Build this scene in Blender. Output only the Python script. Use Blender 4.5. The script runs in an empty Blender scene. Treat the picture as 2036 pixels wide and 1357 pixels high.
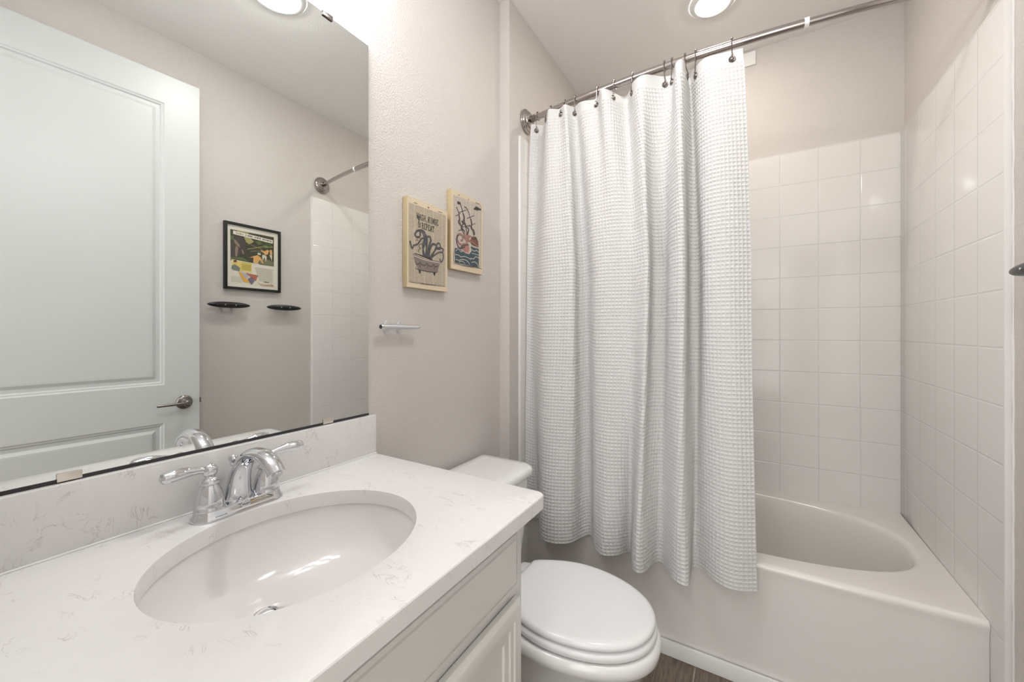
import bpy, bmesh, math, random
import numpy as np
from mathutils import Vector, Matrix
random.seed(4)
C = bpy.context.scene.collection
PI = math.pi

# ------------------------------------------------------------------ camera
cam_d = bpy.data.cameras.new('camera')
cam = bpy.data.objects.new('camera', cam_d); C.objects.link(cam)
cam_d.sensor_width = 36.0; cam_d.sensor_fit = 'HORIZONTAL'
cam_d.lens = 786.0 / 2036.0 * 36.0
cam_d.shift_y = -19.5 / 2036.0
cam_d.clip_start = 0.01
cam.location = (0.94, 0.0, 1.23)
cam.rotation_euler = (PI / 2, 0, math.atan(473.0 / 786.0))
bpy.context.scene.camera = cam

# ------------------------------------------------------------------ world, exposure
w = bpy.data.worlds.new('world'); bpy.context.scene.world = w
w.use_nodes = True
w.node_tree.nodes['Background'].inputs[0].default_value = (1.0, 0.985, 0.965, 1)
w.node_tree.nodes['Background'].inputs[1].default_value = 1.1
vs = bpy.context.scene.view_settings
vs.view_transform = 'Standard'; vs.look = 'None'; vs.gamma = 1.0; vs.use_curve_mapping = False
vs.exposure = 1.46
L_VANITY, L_ROOM, L_TUB, L_HALL_FILL = 12.0, 36.0, 32.0, 24.0   # lamp radiances

# ------------------------------------------------------------------ materials
def new_mat(name):
    m = bpy.data.materials.new(name); m.use_nodes = True
    return m, m.node_tree, m.node_tree.nodes['Principled BSDF']
def pbr(name, col, rough=0.5, metal=0.0, coat=0.0, spec=None):
    m, t, b = new_mat(name)
    b.inputs['Base Color'].default_value = (*col, 1)
    b.inputs['Roughness'].default_value = rough; b.inputs['Metallic'].default_value = metal
    if coat:
        b.inputs['Coat Weight'].default_value = coat; b.inputs['Coat Roughness'].default_value = 0.05
    if spec is not None: b.inputs['Specular IOR Level'].default_value = spec
    return m
def nd(t, kind, **kw):
    n = t.nodes.new(kind)
    for k, v in kw.items():
        if isinstance(k, str) and hasattr(n, k): setattr(n, k, v)
    return n
def objco(t):
    g = t.nodes.new('ShaderNodeNewGeometry'); return g.outputs['Position']
def ramp(t, fac, stops):
    r = t.nodes.new('ShaderNodeValToRGB')
    e = r.color_ramp.elements
    while len(e) < len(stops): e.new(0.5)
    for q, (p, c) in zip(e, stops): q.position = p; q.color = (*c, 1) if len(c) == 3 else c
    t.links.new(fac, r.inputs[0]); return r.outputs[0]
def noise(t, vec, scale, detail=2, rough=0.5, dist=0.0):
    n = t.nodes.new('ShaderNodeTexNoise'); n.inputs['Scale'].default_value = scale
    n.inputs['Detail'].default_value = detail; n.inputs['Roughness'].default_value = rough
    n.inputs['Distortion'].default_value = dist
    t.links.new(vec, n.inputs['Vector']); return n.outputs[0]
def bump(t, b, h, strength, dist):
    n = t.nodes.new('ShaderNodeBump'); n.inputs['Strength'].default_value = strength
    n.inputs['Distance'].default_value = dist; t.links.new(h, n.inputs['Height'])
    t.links.new(n.outputs[0], b.inputs['Normal'])
def math_(t, op, a, b=None, clamp=False):
    n = t.nodes.new('ShaderNodeMath'); n.operation = op; n.use_clamp = clamp
    for i, v in enumerate((a, b)):
        if v is None: continue
        if isinstance(v, (int, float)): n.inputs[i].default_value = v
        else: t.links.new(v, n.inputs[i])
    return n.outputs[0]
def mixc(t, fac, a, b):
    n = t.nodes.new('ShaderNodeMix'); n.data_type = 'RGBA'
    if isinstance(fac, (int, float)): n.inputs[0].default_value = fac
    else: t.links.new(fac, n.inputs[0])
    for i, v in ((6, a), (7, b)):
        if isinstance(v, tuple): n.inputs[i].default_value = (*v, 1)
        else: t.links.new(v, n.inputs[i])
    return n.outputs[2]

def paint(name, col, scale, strength, dist=0.002, rough=0.55):
    m, t, b = new_mat(name); p = objco(t)
    n = noise(t, p, scale, 3, 0.55)
    h = ramp(t, n, [(0.40, (0, 0, 0)), (0.62, (1, 1, 1))])
    bump(t, b, h, strength, dist)
    n2 = noise(t, p, 3.0, 2)
    t.links.new(mixc(t, math_(t, 'MULTIPLY', n2, 0.25), col, tuple(c * 0.94 for c in col)), b.inputs['Base Color'])
    b.inputs['Roughness'].default_value = rough
    return m
M = {}
M['wall'] = paint('wall_paint', (0.668, 0.628, 0.595), 205, 0.50, 0.0016)
M['ceil'] = paint('ceiling_paint', (0.90, 0.885, 0.86), 170, 0.25, 0.0012, 0.7)
M['trim'] = pbr('trim_paint', (0.80, 0.80, 0.78), 0.35)
M['door'] = pbr('door_paint', (0.63, 0.645, 0.64), 0.38)
M['cab'] = pbr('cabinet_paint', (0.74, 0.73, 0.70), 0.33)
M['tub'] = pbr('acrylic', (0.76, 0.735, 0.705), 0.16, coat=0.3)
M['china'] = pbr('vitreous_china', (0.86, 0.86, 0.85), 0.10, coat=0.5)
M['sinkc'] = pbr('sink_china', (0.82, 0.80, 0.785), 0.13, coat=0.15)
M['seat'] = pbr('seat_plastic', (0.85, 0.855, 0.86), 0.18)
M['chrome'] = pbr('chrome', (0.70, 0.71, 0.735), 0.035, 1.0)
M['nickel'] = pbr('brushed_nickel', (0.46, 0.42, 0.405), 0.17, 1.0)
M['dnickel'] = pbr('dark_nickel', (0.26, 0.235, 0.22), 0.25, 1.0)
M['alum'] = pbr('cast_aluminium', (0.80, 0.81, 0.83), 0.25, 1.0)
M['black'] = pbr('black_enamel', (0.012, 0.012, 0.014), 0.28)
M['blackw'] = pbr('black_frame', (0.010, 0.010, 0.010), 0.45)
M['dark'] = pbr('dark_gap', (0.03, 0.03, 0.03), 0.6)
M['gap'] = pbr('drain_inside', (0.16, 0.16, 0.17), 0.4, 0.6)
M['mirror'] = pbr('mirror_silver', (0.79, 0.81, 0.795), 0.0, 1.0)
M['glassedge'] = pbr('glass_edge', (0.45, 0.55, 0.52), 0.1)
M['gold'] = pbr('clip_metal', (0.80, 0.74, 0.66), 0.30, 1.0)
M['caulk'] = pbr('white_caulk', (0.80, 0.79, 0.77), 0.4)
M['vent'] = pbr('white_plastic', (0.90, 0.90, 0.88), 0.3)
M['screw'] = pbr('screw_steel', (0.75, 0.75, 0.75), 0.3, 0.8)
M['badge'] = pbr('badge_ink', (0.08, 0.08, 0.09), 0.4)
def emit(name, col, s):
    m, t, b = new_mat(name); t.nodes.remove(b)
    e = t.nodes.new('ShaderNodeEmission'); e.inputs[0].default_value = (*col, 1); e.inputs[1].default_value = s
    t.links.new(e.outputs[0], t.nodes['Material Output'].inputs[0]); return m
M['lens_room'] = emit('room_lens', (1.0, 0.982, 0.945), L_ROOM)
M['lens_tub'] = emit('tub_lens', (1.0, 0.91, 0.78), L_TUB)
M['lens_van'] = emit('vanity_glow', (0.93, 0.935, 1.0), L_VANITY)
M['lens_hall_fill'] = emit('hall_fill_lens', (1.0, 0.97, 0.95), L_HALL_FILL)

def tile_mat(name, ax, origin, pitch=(0.1525, 0.1525), grout=(0.70, 0.68, 0.655), deep=0.85, strip=None):
    """square wall tile: ax = which world axis runs along the wall"""
    m, t, b = new_mat(name); p = objco(t)
    s = t.nodes.new('ShaderNodeSeparateXYZ'); t.links.new(p, s.inputs[0])
    g = None; parts = []
    for out, o, pt in ((s.outputs[ax], origin[0], pitch[0]), (s.outputs[2], origin[1], pitch[1])):
        q = math_(t, 'DIVIDE', math_(t, 'SUBTRACT', out, o), pt)
        fr = math_(t, 'FRACT', q)
        dd = math_(t, 'MULTIPLY', math_(t, 'SUBTRACT', 0.5, math_(t, 'ABSOLUTE', math_(t, 'SUBTRACT', fr, 0.5))), pt)
        parts.append(dd)
    dmin = math_(t, 'MINIMUM', parts[0], parts[1])
    mr = t.nodes.new('ShaderNodeMapRange'); mr.interpolation_type = 'SMOOTHSTEP'
    t.links.new(dmin, mr.inputs[0]); mr.inputs[1].default_value = 0.0008; mr.inputs[2].default_value = 0.0040
    h = mr.outputs[0]
    flat_ = math_(t, 'LESS_THAN', s.outputs[1], strip) if strip else None
    if strip: h = math_(t, 'MAXIMUM', h, flat_)
    wob = noise(t, p, 9, 2)
    hh = math_(t, 'ADD', h, math_(t, 'MULTIPLY', wob, 0.35))
    bump(t, b, hh, deep, 0.0011)
    mr2 = t.nodes.new('ShaderNodeMapRange'); t.links.new(dmin, mr2.inputs[0])
    mr2.inputs[1].default_value = 0.0006; mr2.inputs[2].default_value = 0.0016
    fac = math_(t, 'MAXIMUM', mr2.outputs[0], flat_) if strip else mr2.outputs[0]
    t.links.new(mixc(t, fac, grout, (0.80, 0.782, 0.762)), b.inputs['Base Color'])
    b.inputs['Roughness'].default_value = 0.12
    return m
M['tile_back'] = tile_mat('tile_back', 0, (1.372, 2.10))
M['tile_side'] = tile_mat('tile_side', 1, (1.675, 2.10), grout=(0.74, 0.72, 0.70), deep=0.62, strip=1.537)

def quartz():
    m, t, b = new_mat('white_quartz'); p = objco(t)
    mp = t.nodes.new('ShaderNodeMapping'); mp.inputs['Rotation'].default_value = (0.4, 0.3, 0.75)
    mp.inputs['Scale'].default_value = (1.0, 2.2, 1.4); t.links.new(p, mp.inputs[0])
    wn = t.nodes.new('ShaderNodeTexNoise'); wn.inputs['Scale'].default_value = 11; wn.inputs['Detail'].default_value = 7
    wn.inputs['Roughness'].default_value = 0.62; wn.inputs['Distortion'].default_value = 0.8
    t.links.new(mp.outputs[0], wn.inputs['Vector'])
    d = math_(t, 'ABSOLUTE', math_(t, 'SUBTRACT', wn.outputs[0], 0.5))
    v = t.nodes.new('ShaderNodeMapRange'); v.inputs[1].default_value = 0.0; v.inputs[2].default_value = 0.012
    v.inputs[3].default_value = 1.0; v.inputs[4].default_value = 0.0; t.links.new(d, v.inputs[0])
    mask = t.nodes.new('ShaderNodeMapRange'); mask.inputs[1].default_value = 0.52; mask.inputs[2].default_value = 0.62
    t.links.new(noise(t, p, 16, 3, 0.6), mask.inputs[0])
    f = math_(t, 'MULTIPLY', v.outputs[0], mask.outputs[0])
    f = math_(t, 'MULTIPLY', f, 0.68)
    veincol = mixc(t, noise(t, p, 14, 1), (0.36, 0.33, 0.32), (0.58, 0.47, 0.40))
    base = mixc(t, noise(t, p, 60, 4), (0.79, 0.78, 0.765), (0.75, 0.74, 0.725))
    t.links.new(mixc(t, f, base, veincol), b.inputs['Base Color'])
    b.inputs['Roughness'].default_value = 0.16
    return m
M['quartz'] = quartz()

def wood_tile():
    m, t, b = new_mat('wood_look_tile'); p = objco(t)
    s = t.nodes.new('ShaderNodeSeparateXYZ'); t.links.new(p, s.inputs[0])
    c = t.nodes.new('ShaderNodeCombineXYZ')
    t.links.new(math_(t, 'ADD', s.outputs[1], 0.17), c.inputs[0])
    t.links.new(math_(t, 'SUBTRACT', s.outputs[0], 0.769), c.inputs[1])
    br = t.nodes.new('ShaderNodeTexBrick'); t.links.new(c.outputs[0], br.inputs['Vector'])
    br.inputs['Scale'].default_value = 1.0; br.inputs['Brick Width'].default_value = 0.9
    br.inputs['Row Height'].default_value = 0.20; br.inputs['Mortar Size'].default_value = 0.0025
    br.inputs['Mortar Smooth'].default_value = 0.2
    br.inputs['Color1'].default_value = (0.15, 0.118, 0.092, 1); br.inputs['Color2'].default_value = (0.21, 0.165, 0.125, 1)
    br.inputs['Mortar'].default_value = (0.32, 0.27, 0.22, 1)
    mp = t.nodes.new('ShaderNodeMapping'); mp.inputs['Scale'].default_value = (120, 14, 1)
    mp.inputs['Rotation'].default_value = (0, 0, 0.5)
    t.links.new(p, mp.inputs[0])
    g = noise(t, mp.outputs[0], 1.0, 6, 0.7)
    gg = ramp(t, g, [(0.30, (0.45, 0.45, 0.45)), (0.68, (1.5, 1.45, 1.4))])
    mu = t.nodes.new('ShaderNodeMix'); mu.data_type = 'RGBA'; mu.blend_type = 'MULTIPLY'; mu.inputs[0].default_value = 1.0
    t.links.new(br.outputs[0], mu.inputs[6]); t.links.new(gg, mu.inputs[7])
    t.links.new(mu.outputs[2], b.inputs['Base Color']); b.inputs['Roughness'].default_value = 0.45
    bump(t, b, math_(t, 'SUBTRACT', 1.0, br.outputs['Fac']), 0.5, 0.001)
    return m
M['floor'] = wood_tile()

def cloth():
    m, t, b = new_mat('white_waffle_cotton')
    b.inputs['Base Color'].default_value = (0.81, 0.808, 0.802, 1); b.inputs['Roughness'].default_value = 0.9
    b.inputs['Specular IOR Level'].default_value = 0.15
    tr = t.nodes.new('ShaderNodeBsdfTranslucent'); tr.inputs[0].default_value = (0.86, 0.84, 0.80, 1)
    mx = t.nodes.new('ShaderNodeMixShader'); mx.inputs[0].default_value = 0.22
    t.links.new(b.outputs[0], mx.inputs[1]); t.links.new(tr.outputs[0], mx.inputs[2])
    t.links.new(mx.outputs[0], t.nodes['Material Output'].inputs[0])
    return m
M['cloth'] = cloth()

def page_mat(name, paper, ink, col_w, row_h):
    """yellowed dictionary page: rows of tiny type in columns, on a vertical board whose width runs along y"""
    m, t, b = new_mat(name); p = objco(t)
    s = t.nodes.new('ShaderNodeSeparateXYZ'); t.links.new(p, s.inputs[0])
    row = math_(t, 'FRACT', math_(t, 'DIVIDE', s.outputs[2], row_h))
    rowon = math_(t, 'GREATER_THAN', row, 0.38)
    rid = math_(t, 'FLOOR', math_(t, 'DIVIDE', s.outputs[2], row_h))
    c = t.nodes.new('ShaderNodeCombineXYZ'); t.links.new(math_(t, 'MULTIPLY', s.outputs[1], 900), c.inputs[0])
    t.links.new(math_(t, 'MULTIPLY', rid, 7.31), c.inputs[1])
    n = noise(t, c.outputs[0], 1.0, 1)
    word = math_(t, 'GREATER_THAN', n, 0.44)
    cf = math_(t, 'FRACT', math_(t, 'DIVIDE', s.outputs[1], col_w))
    colon = math_(t, 'GREATER_THAN', cf, 0.05)
    f = math_(t, 'MULTIPLY', math_(t, 'MULTIPLY', rowon, word), colon)
    f = math_(t, 'MULTIPLY', f, 0.75)
    stain = mixc(t, noise(t, p, 25, 3), paper, tuple(q * 0.86 for q in paper))
    t.links.new(mixc(t, f, stain, ink), b.inputs['Base Color']); b.inputs['Roughness'].default_value = 0.7
    return m
M['paper'] = pbr('aged_paper', (0.72, 0.60, 0.43), 0.7)
M['paperedge'] = pbr('aged_paper_edge', (0.52, 0.42, 0.24), 0.8)
M['page'] = page_mat('dictionary_page', (0.66, 0.57, 0.43), (0.17, 0.14, 0.11), 0.044, 0.0021)
M['page2'] = page_mat('dictionary_page_light', (0.70, 0.62, 0.52), (0.30, 0.26, 0.23), 0.058, 0.0024)
for k, c in dict(p_ink=(0.05, 0.045, 0.045), p_tub=(0.24, 0.19, 0.17), p_tent=(0.095, 0.102, 0.11), p_cream=(0.75, 0.70, 0.60),
                 p_sea=(0.055, 0.085, 0.105), p_hull=(0.20, 0.10, 0.05), p_wrap=(0.13, 0.085, 0.085), p_pink=(0.42, 0.20, 0.17),
                 p_jungle=(0.055, 0.055, 0.032), p_olive=(0.36, 0.33, 0.13), p_green=(0.11, 0.15, 0.055), p_grass=(0.17, 0.17, 0.10),
                 p_eleph=(0.075, 0.060, 0.055), p_tan=(0.27, 0.20, 0.15), p_skin=(0.68, 0.38, 0.14), p_white=(0.62, 0.57, 0.47),
                 p_creamb=(0.72, 0.66, 0.40), p_yellow=(0.70, 0.55, 0.17), p_olive2=(0.47, 0.39, 0.09), p_hair=(0.10, 0.04, 0.02),
                 p_coat=(0.17, 0.21, 0.18), p_orange=(0.66, 0.36, 0.07), p_lilac=(0.45, 0.42, 0.46), p_purple=(0.16, 0.15, 0.22),
                 p_red=(0.42, 0.14, 0.09), p_mat=(0.72, 0.69, 0.60), p_page=(0.70, 0.66, 0.54), p_line=(0.30, 0.27, 0.24)).items():
    M[k] = pbr(k, c, 0.6)

# ------------------------------------------------------------------ mesh helpers
class MB:
    """collects vertices and faces of ONE mesh"""
    def __init__(s): s.v = []; s.f = []; s.mi = []; s.sm = []
    def add(s, vs, fs, mi=0, smooth=False):
        o = len(s.v); s.v += [tuple(p) for p in vs]
        for f in fs: s.f.append([i + o for i in f]); s.mi.append(mi); s.sm.append(smooth)
    def box(s, a, b, mi=0):
        x0, y0, z0 = a; x1, y1, z1 = b
        s.add([(x0,y0,z0),(x1,y0,z0),(x1,y1,z0),(x0,y1,z0),(x0,y0,z1),(x1,y0,z1),(x1,y1,z1),(x0,y1,z1)],
              [(0,3,2,1),(4,5,6,7),(0,1,5,4),(1,2,6,5),(2,3,7,6),(3,0,4,7)], mi)
    def rings(s, rs, closed=True, cap0=False, cap1=False, mi=0, smooth=True, loop=False):
        n = len(rs[0]); o = []; fs = []; vs = []
        for r in rs: vs += [tuple(p) for p in r]
        m = len(rs)
        for i in range(m if loop else m - 1):
            k = (i + 1) % m
            for j in range(n if closed else n - 1):
                q = (j + 1) % n
                fs.append((i*n+j, i*n+q, k*n+q, k*n+j))
        if cap0: fs.append(tuple(reversed(range(n))))
        if cap1: fs.append(tuple((m-1)*n + j for j in range(n)))
        s.add(vs, fs, mi, smooth)
    def lathe(s, prof, origin, axis=(0,0,1), n=32, mi=0, cap=True, smooth=True):
        """prof: [(radius, height)] along axis"""
        ax = Vector(axis).normalized(); q = ax.to_track_quat('Z', 'Y'); rs = []
        for r, h in prof:
            rs.append([Vector(origin) + q @ Vector((max(r, 1e-5)*math.cos(2*PI*j/n), max(r, 1e-5)*math.sin(2*PI*j/n), h)) for j in range(n)])
        s.rings(rs, True, cap, cap, mi, smooth)
    def tube(s, pts, rad, n=16, mi=0, cap=True, flat=1.0, up=(0,0,1), closed=False):
        """swept tube; rad number or list; flat squashes along the second axis; closed loops round"""
        pts = [Vector(p) for p in pts]; m = len(pts)
        if not isinstance(rad, (list, tuple)): rad = [rad]*m
        if not isinstance(flat, (list, tuple)): flat = [flat]*m
        rs = []; u = None
        for i, p in enumerate(pts):
            if closed: t = pts[(i+1) % m] - pts[i-1]
            else: t = pts[min(i+1, m-1)] - pts[max(i-1, 0)]
            t.normalize()
            if u is None:
                u = Vector(up) - t*t.dot(Vector(up))
                if u.length < 1e-4: u = Vector((1,0,0)) - t*t.x
            else: u = u - t*t.dot(u)
            u.normalize(); v = t.cross(u)
            rs.append([p + u*(rad[i]*flat[i]*math.cos(2*PI*j/n)) + v*(rad[i]*math.sin(2*PI*j/n)) for j in range(n)])
        s.rings(rs, True, cap and not closed, cap and not closed, mi, True, loop=closed)
    def ball(s, c, r, n=24, mi=0, sc=(1,1,1)):
        rs = []
        for i in range(n//2 + 1):
            a = -PI/2 + PI*i/(n//2); rr = max(math.cos(a), 1e-4)
            rs.append([(c[0]+sc[0]*r*rr*math.cos(2*PI*j/n), c[1]+sc[1]*r*rr*math.sin(2*PI*j/n), c[2]+sc[2]*r*math.sin(a)) for j in range(n)])
        s.rings(rs, True, True, True, mi, True)

def mesh_of(mb, name):
    me = bpy.data.meshes.new(name); me.from_pydata(mb.v, [], mb.f)
    me.polygons.foreach_set('material_index', mb.mi); me.polygons.foreach_set('use_smooth', mb.sm)
    me.update(); return me
def put(name, mb, mats, parent=None, bevel=0.0, seg=2, auto=True, angle=35):
    """link mb as one mesh object; vertices are given in world space and moved into the thing's own frame"""
    off = Vector((0,0,0)); q = parent
    while q is not None: off += q.location; q = q.parent
    me = mesh_of(mb, name)
    bm = bmesh.new(); bm.from_mesh(me)
    bmesh.ops.recalc_face_normals(bm, faces=bm.faces)
    if bevel:
        es = [e for e in bm.edges if len(e.link_faces) == 2 and e.calc_face_angle(0) > 0.6]
        bmesh.ops.bevel(bm, geom=es, offset=bevel, segments=seg, profile=0.6, affect='EDGES', clamp_overlap=True)
        for f in bm.faces: f.smooth = True
    bmesh.ops.translate(bm, verts=bm.verts, vec=-off)
    bm.to_mesh(me); bm.free()
    if auto: me.set_sharp_from_angle(angle=math.radians(angle))
    o = bpy.data.objects.new(name, me); C.objects.link(o)
    for m in (mats if isinstance(mats, (list, tuple)) else [mats]): me.materials.append(m)
    if parent is not None: o.parent = parent
    return o
def tag(o, label=None, cat=None, group=None, kind=None):
    for k, v in (('label', label), ('category', cat), ('group', group), ('kind', kind)):
        if v: o[k] = v
    return o
def thing(name, label, cat, loc, group=None):
    o = bpy.data.objects.new(name, None); C.objects.link(o); o.location = loc
    o.empty_display_size = 0.05
    return tag(o, label, cat, group)
def struct(name, mb, mats, bevel=0.0):
    return tag(put(name, mb, mats, None, bevel), kind='structure')
def catmull(pts, k=8):
    P = [Vector(p) for p in pts]; P = [2*P[0]-P[1]] + P + [2*P[-1]-P[-2]]; out = []
    for i in range(1, len(P)-2):
        for j in range(k):
            t = j/k; a, b, c, d = P[i-1], P[i], P[i+1], P[i+2]
            out.append(0.5*((2*b) + (c-a)*t + (2*a-5*b+4*c-d)*t*t + (3*b-a-3*c+d)*t**3))
    out.append(P[-2].copy()); return out
def lerp_list(vals, k):
    out = []
    for i in range(len(vals)-1):
        for j in range(k): out.append(vals[i] + (vals[i+1]-vals[i])*j/k)
    out.append(vals[-1]); return out
def panel(mb, mp, a0, b0, a1, b1, prof, mi=0):
    """nested rectangular rings: prof = [(inset, depth)], last ring filled; mp maps (a, b, depth) to the world"""
    rs = []
    for ins, d in prof:
        rs.append([mp(a0+ins, b0+ins, d), mp(a1-ins, b0+ins, d), mp(a1-ins, b1-ins, d), mp(a0+ins, b1-ins, d)])
    mb.rings(rs, True, False, True, mi, False)
def mbox(mb, mp, a0, b0, a1, b1, d0, d1, mi=0):
    vs = [mp(a, b, d) for d in (d0, d1) for a, b in ((a0,b0),(a1,b0),(a1,b1),(a0,b1))]
    mb.add(vs, [(0,3,2,1),(4,5,6,7),(0,1,5,4),(1,2,6,5),(2,3,7,6),(3,0,4,7)], mi)

# ------------------------------------------------------------------ the room
W, CEIL = 1.52, 2.67
b = MB(); b.box((-0.2, -1.7, -0.1), (1.9, 2.6, 0.0)); struct('floor', b, M['floor'])
b = MB(); b.box((-0.2, -1.7, CEIL), (1.9, 2.6, CEIL + 0.1)); struct('ceiling', b, M['ceil'])
b = MB(); b.box((-0.12, 0.03, 0), (0, 1.457, CEIL)); b.box((-0.12, 1.457, 0), (0.05, 2.375, CEIL)); struct('wall_left', b, M['wall'])
b = MB(); b.box((W, 0.03, 0), (W + 0.12, 2.375, CEIL)); struct('wall_right', b, M['wall'])
b = MB(); b.box((-0.12, 2.37, 0), (W + 0.12, 2.49, CEIL)); struct('wall_back', b, M['wall'])
b = MB(); b.box((-0.12, -0.09, 0), (0.60, 0.03, CEIL)); b.box((0.60, -0.09, 2.47), (1.49, 0.03, CEIL)); b.box((1.49, -0.09, 0), (W + 0.12, 0.03, CEIL))
struct('wall_front', b, M['wall'])
b = MB(); b.box((0.60, -0.095, 0), (0.617, 0.034, 2.455)); b.box((1.483, -0.095, 0), (1.50, 0.034, 2.455)); b.box((0.60, -0.095, 2.452), (1.50, 0.034, 2.47))
b.box((0.545, -0.108, 0), (0.605, -0.09, 2.52)); b.box((1.495, -0.108, 0), (1.555, -0.09, 2.52)); b.box((0.545, -0.108, 2.465), (1.555, -0.09, 2.52))
struct('trim_1', b, M['trim'], 0.002)
# hallway outside the doorway
b = MB(); b.box((-0.2, -1.7, 0), (-0.12, -0.09, CEIL)); b.box((1.82, -1.7, 0), (1.9, -0.09, CEIL)); b.box((1.64, -0.09, 0), (1.9, 0.0, CEIL))
struct('wall_hallway', b, M['wall'])
# baseboards
b = MB(); b.box((0, 0.775, 0), (0.013, 1.457, 0.10)); b.box((0, 1.444, 0), (0.055, 1.457, 0.10)); struct('baseboard_left', b, M['trim'], 0.002)
b = MB(); b.box((W - 0.013, 0.04, 0), (W, 1.53, 0.10)); struct('baseboard_right', b, M['trim'], 0.002)
# the white strip along the foot of the tub
b = MB(); b.box((0.056, 1.586, 0.0), (1.518, 1.5985, 0.056)); struct('trim_2', b, M['trim'], 0.004)

# ------------------------------------------------------------------ tub surround panels
TT = 2.105
def surround(name, label, mb, mats):
    return tag(put(name, mb, mats, None, 0.003, 2), label, 'wall tiles', 'white tiled tub surround')
b = MB(); b.box((0.0505, 2.358, 0.425), (W-0.0005, 2.3695, TT)); surround('tile_panel', 'white square tiles on the back wall above the tub', b, M['tile_back'])
b = MB(); b.box((1.504, 1.532, 0.001), (W-0.0005, 2.3578, TT)); surround('tile_panel', 'white square tiles on the right wall beside the tub, framed by a white edge strip', b, M['tile_side'])
b = MB(); b.box((0.0505, 1.530, 0.001), (0.063, 2.3578, TT)); surround('tile_panel', 'narrow sliver of white tiles on the left wall behind the curtain', b, M['tile_side'])
# ragged bead of caulk where the right tiles meet the painted wall
b = MB(); pts = []
for i in range(60):
    z = 0.01 + i*(TT-0.01)/59; pts.append((W - 0.0015, 1.530 + 0.0012*math.sin(i*1.7) + random.uniform(-0.0008, 0.0008), z))
b.tube(pts, [0.0026 + random.uniform(-0.0008, 0.0009) for _ in pts], 8)
tag(put('caulk_bead', b, M['caulk']), 'thin uneven white caulk line down the edge of the right tiles', 'caulk')

# ------------------------------------------------------------------ bathtub
def ray_rect(cx, cy, x0, y0, x1, y1, a):
    dx, dy = math.cos(a), math.sin(a); k = 1e9
    if dx > 1e-9: k = min(k, (x1-cx)/dx)
    if dx < -1e-9: k = min(k, (x0-cx)/dx)
    if dy > 1e-9: k = min(k, (y1-cy)/dy)
    if dy < -1e-9: k = min(k, (y0-cy)/dy)
    return (cx + dx*k, cy + dy*k)
def super_pt(cx, cy, rx, ry, e, a):
    c, s = math.cos(a), math.sin(a)
    r = (abs(c/rx)**e + abs(s/ry)**e)**(-1/e); return (cx + r*c, cy + r*s)
def hole_angles(cx, cy, x0, y0, x1, y1, n):
    A = [2*PI*i/n for i in range(n)]
    for X in (x0, x1):
        for Y in (y0, y1): A.append(math.atan2(Y-cy, X-cx) % (2*PI))
    return sorted(A)
tx0, tx1, ty0, ty1, tz = 0.063, 1.503, 1.60, 2.358, 0.432
tcx, tcy = 0.785, 1.990
AN = hole_angles(tcx, tcy, tx0, ty0, tx1, ty1, 160)
def inset_rect(d, z):
    o = []
    for a in AN:
        x, y = ray_rect(tcx, tcy, tx0, ty0, tx1, ty1, a)
        if y < tcy: y = tcy + (y-tcy)*(tcy-ty0-d)/(tcy-ty0)
        o.append((x, y, z))
    return o
def hole(dr, z, e=2.6, sx=0.0): return [(*super_pt(tcx+sx, tcy, 0.672-dr*1.3, 0.312-dr, e, a), z) for a in AN]
rs = [inset_rect(0.004, 0.0), inset_rect(0.004, 0.385), inset_rect(0.002, 0.402), inset_rect(0.0, 0.412), inset_rect(0.0, 0.420), inset_rect(0.003, 0.4275), inset_rect(0.009, 0.4315), inset_rect(0.017, tz),
      hole(-0.006, tz), hole(0.0, tz-0.0015), hole(0.008, tz-0.007), hole(0.014, tz-0.018), hole(0.022, tz-0.05), hole(0.045, tz-0.16), hole(0.07, tz-0.28, 2.8), hole(0.10, tz-0.335, 2.8), hole(0.15, tz-0.355, 2.6), hole(0.28, tz-0.36, 2.4)]
b = MB(); b.rings(rs, True, False, True)
tub = thing('bathtub', 'white alcove bathtub with a plain front below the shower curtain', 'bathtub', (0.785, 1.98, 0))
put('tub_shell', b, M['tub'], tub, angle=60)
b = MB(); b.lathe([(0.0, 0.004), (0.022, 0.004), (0.027, 0.0), (0.028, -0.003)], (0.30, 1.99, tz-0.357)); put('drain', b, M['chrome'], tub)
# ------------------------------------------------------------------ vanity cabinet
vy0, vy1 = 0.031, 0.745
van = thing('vanity_cabinet', 'white painted vanity cabinet under the sink, panelled drawer front and doors', 'cabinet', (0.26, 0.39, 0))
b = MB()
b.box((0.004, vy0, 0.10), (0.4949, vy0+0.018, 0.848)); b.box((0.004, vy1-0.018, 0.10), (0.4949, vy1, 0.848))
b.box((0.004, vy0+0.0181, 0.10), (0.4949, vy1-0.0181, 0.118)); b.box((0.004, vy0+0.0181, 0.1181), (0.012, vy1-0.0181, 0.848))
for z_0, z_1 in ((0.10, 0.14), (0.825, 0.848), (0.66, 0.715)): b.box((0.495, vy0+0.045, z_0), (0.515, vy1-0.045, z_1))
b.box((0.495, vy0, 0.10), (0.515, vy0+0.045, 0.848)); b.box((0.495, vy1-0.045, 0.10), (0.515, vy1, 0.848)); b.box((0.496, 0.37, 0.141), (0.5145, 0.41, 0.659))
b.box((0.02, vy0+0.01, 0.0), (0.44, vy1-0.01, 0.0999))
put('body', b, M['cab'], van, 0.0012)
def vmap(a, bb, d): return (0.516 + d, a, bb)
b = MB(); mbox(b, vmap, 0.062, 0.700, 0.714, 0.832, 0.0, 0.010)
panel(b, vmap, 0.062, 0.700, 0.714, 0.832, [(0, 0.010), (0.002, 0.0128), (0.0115, 0.0140), (0.0125, 0.0105), (0.0150, 0.0105), (0.0160, 0.0150), (0.0235, 0.0160), (0.0250, 0.0195), (0.03, 0.0195)])
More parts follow.
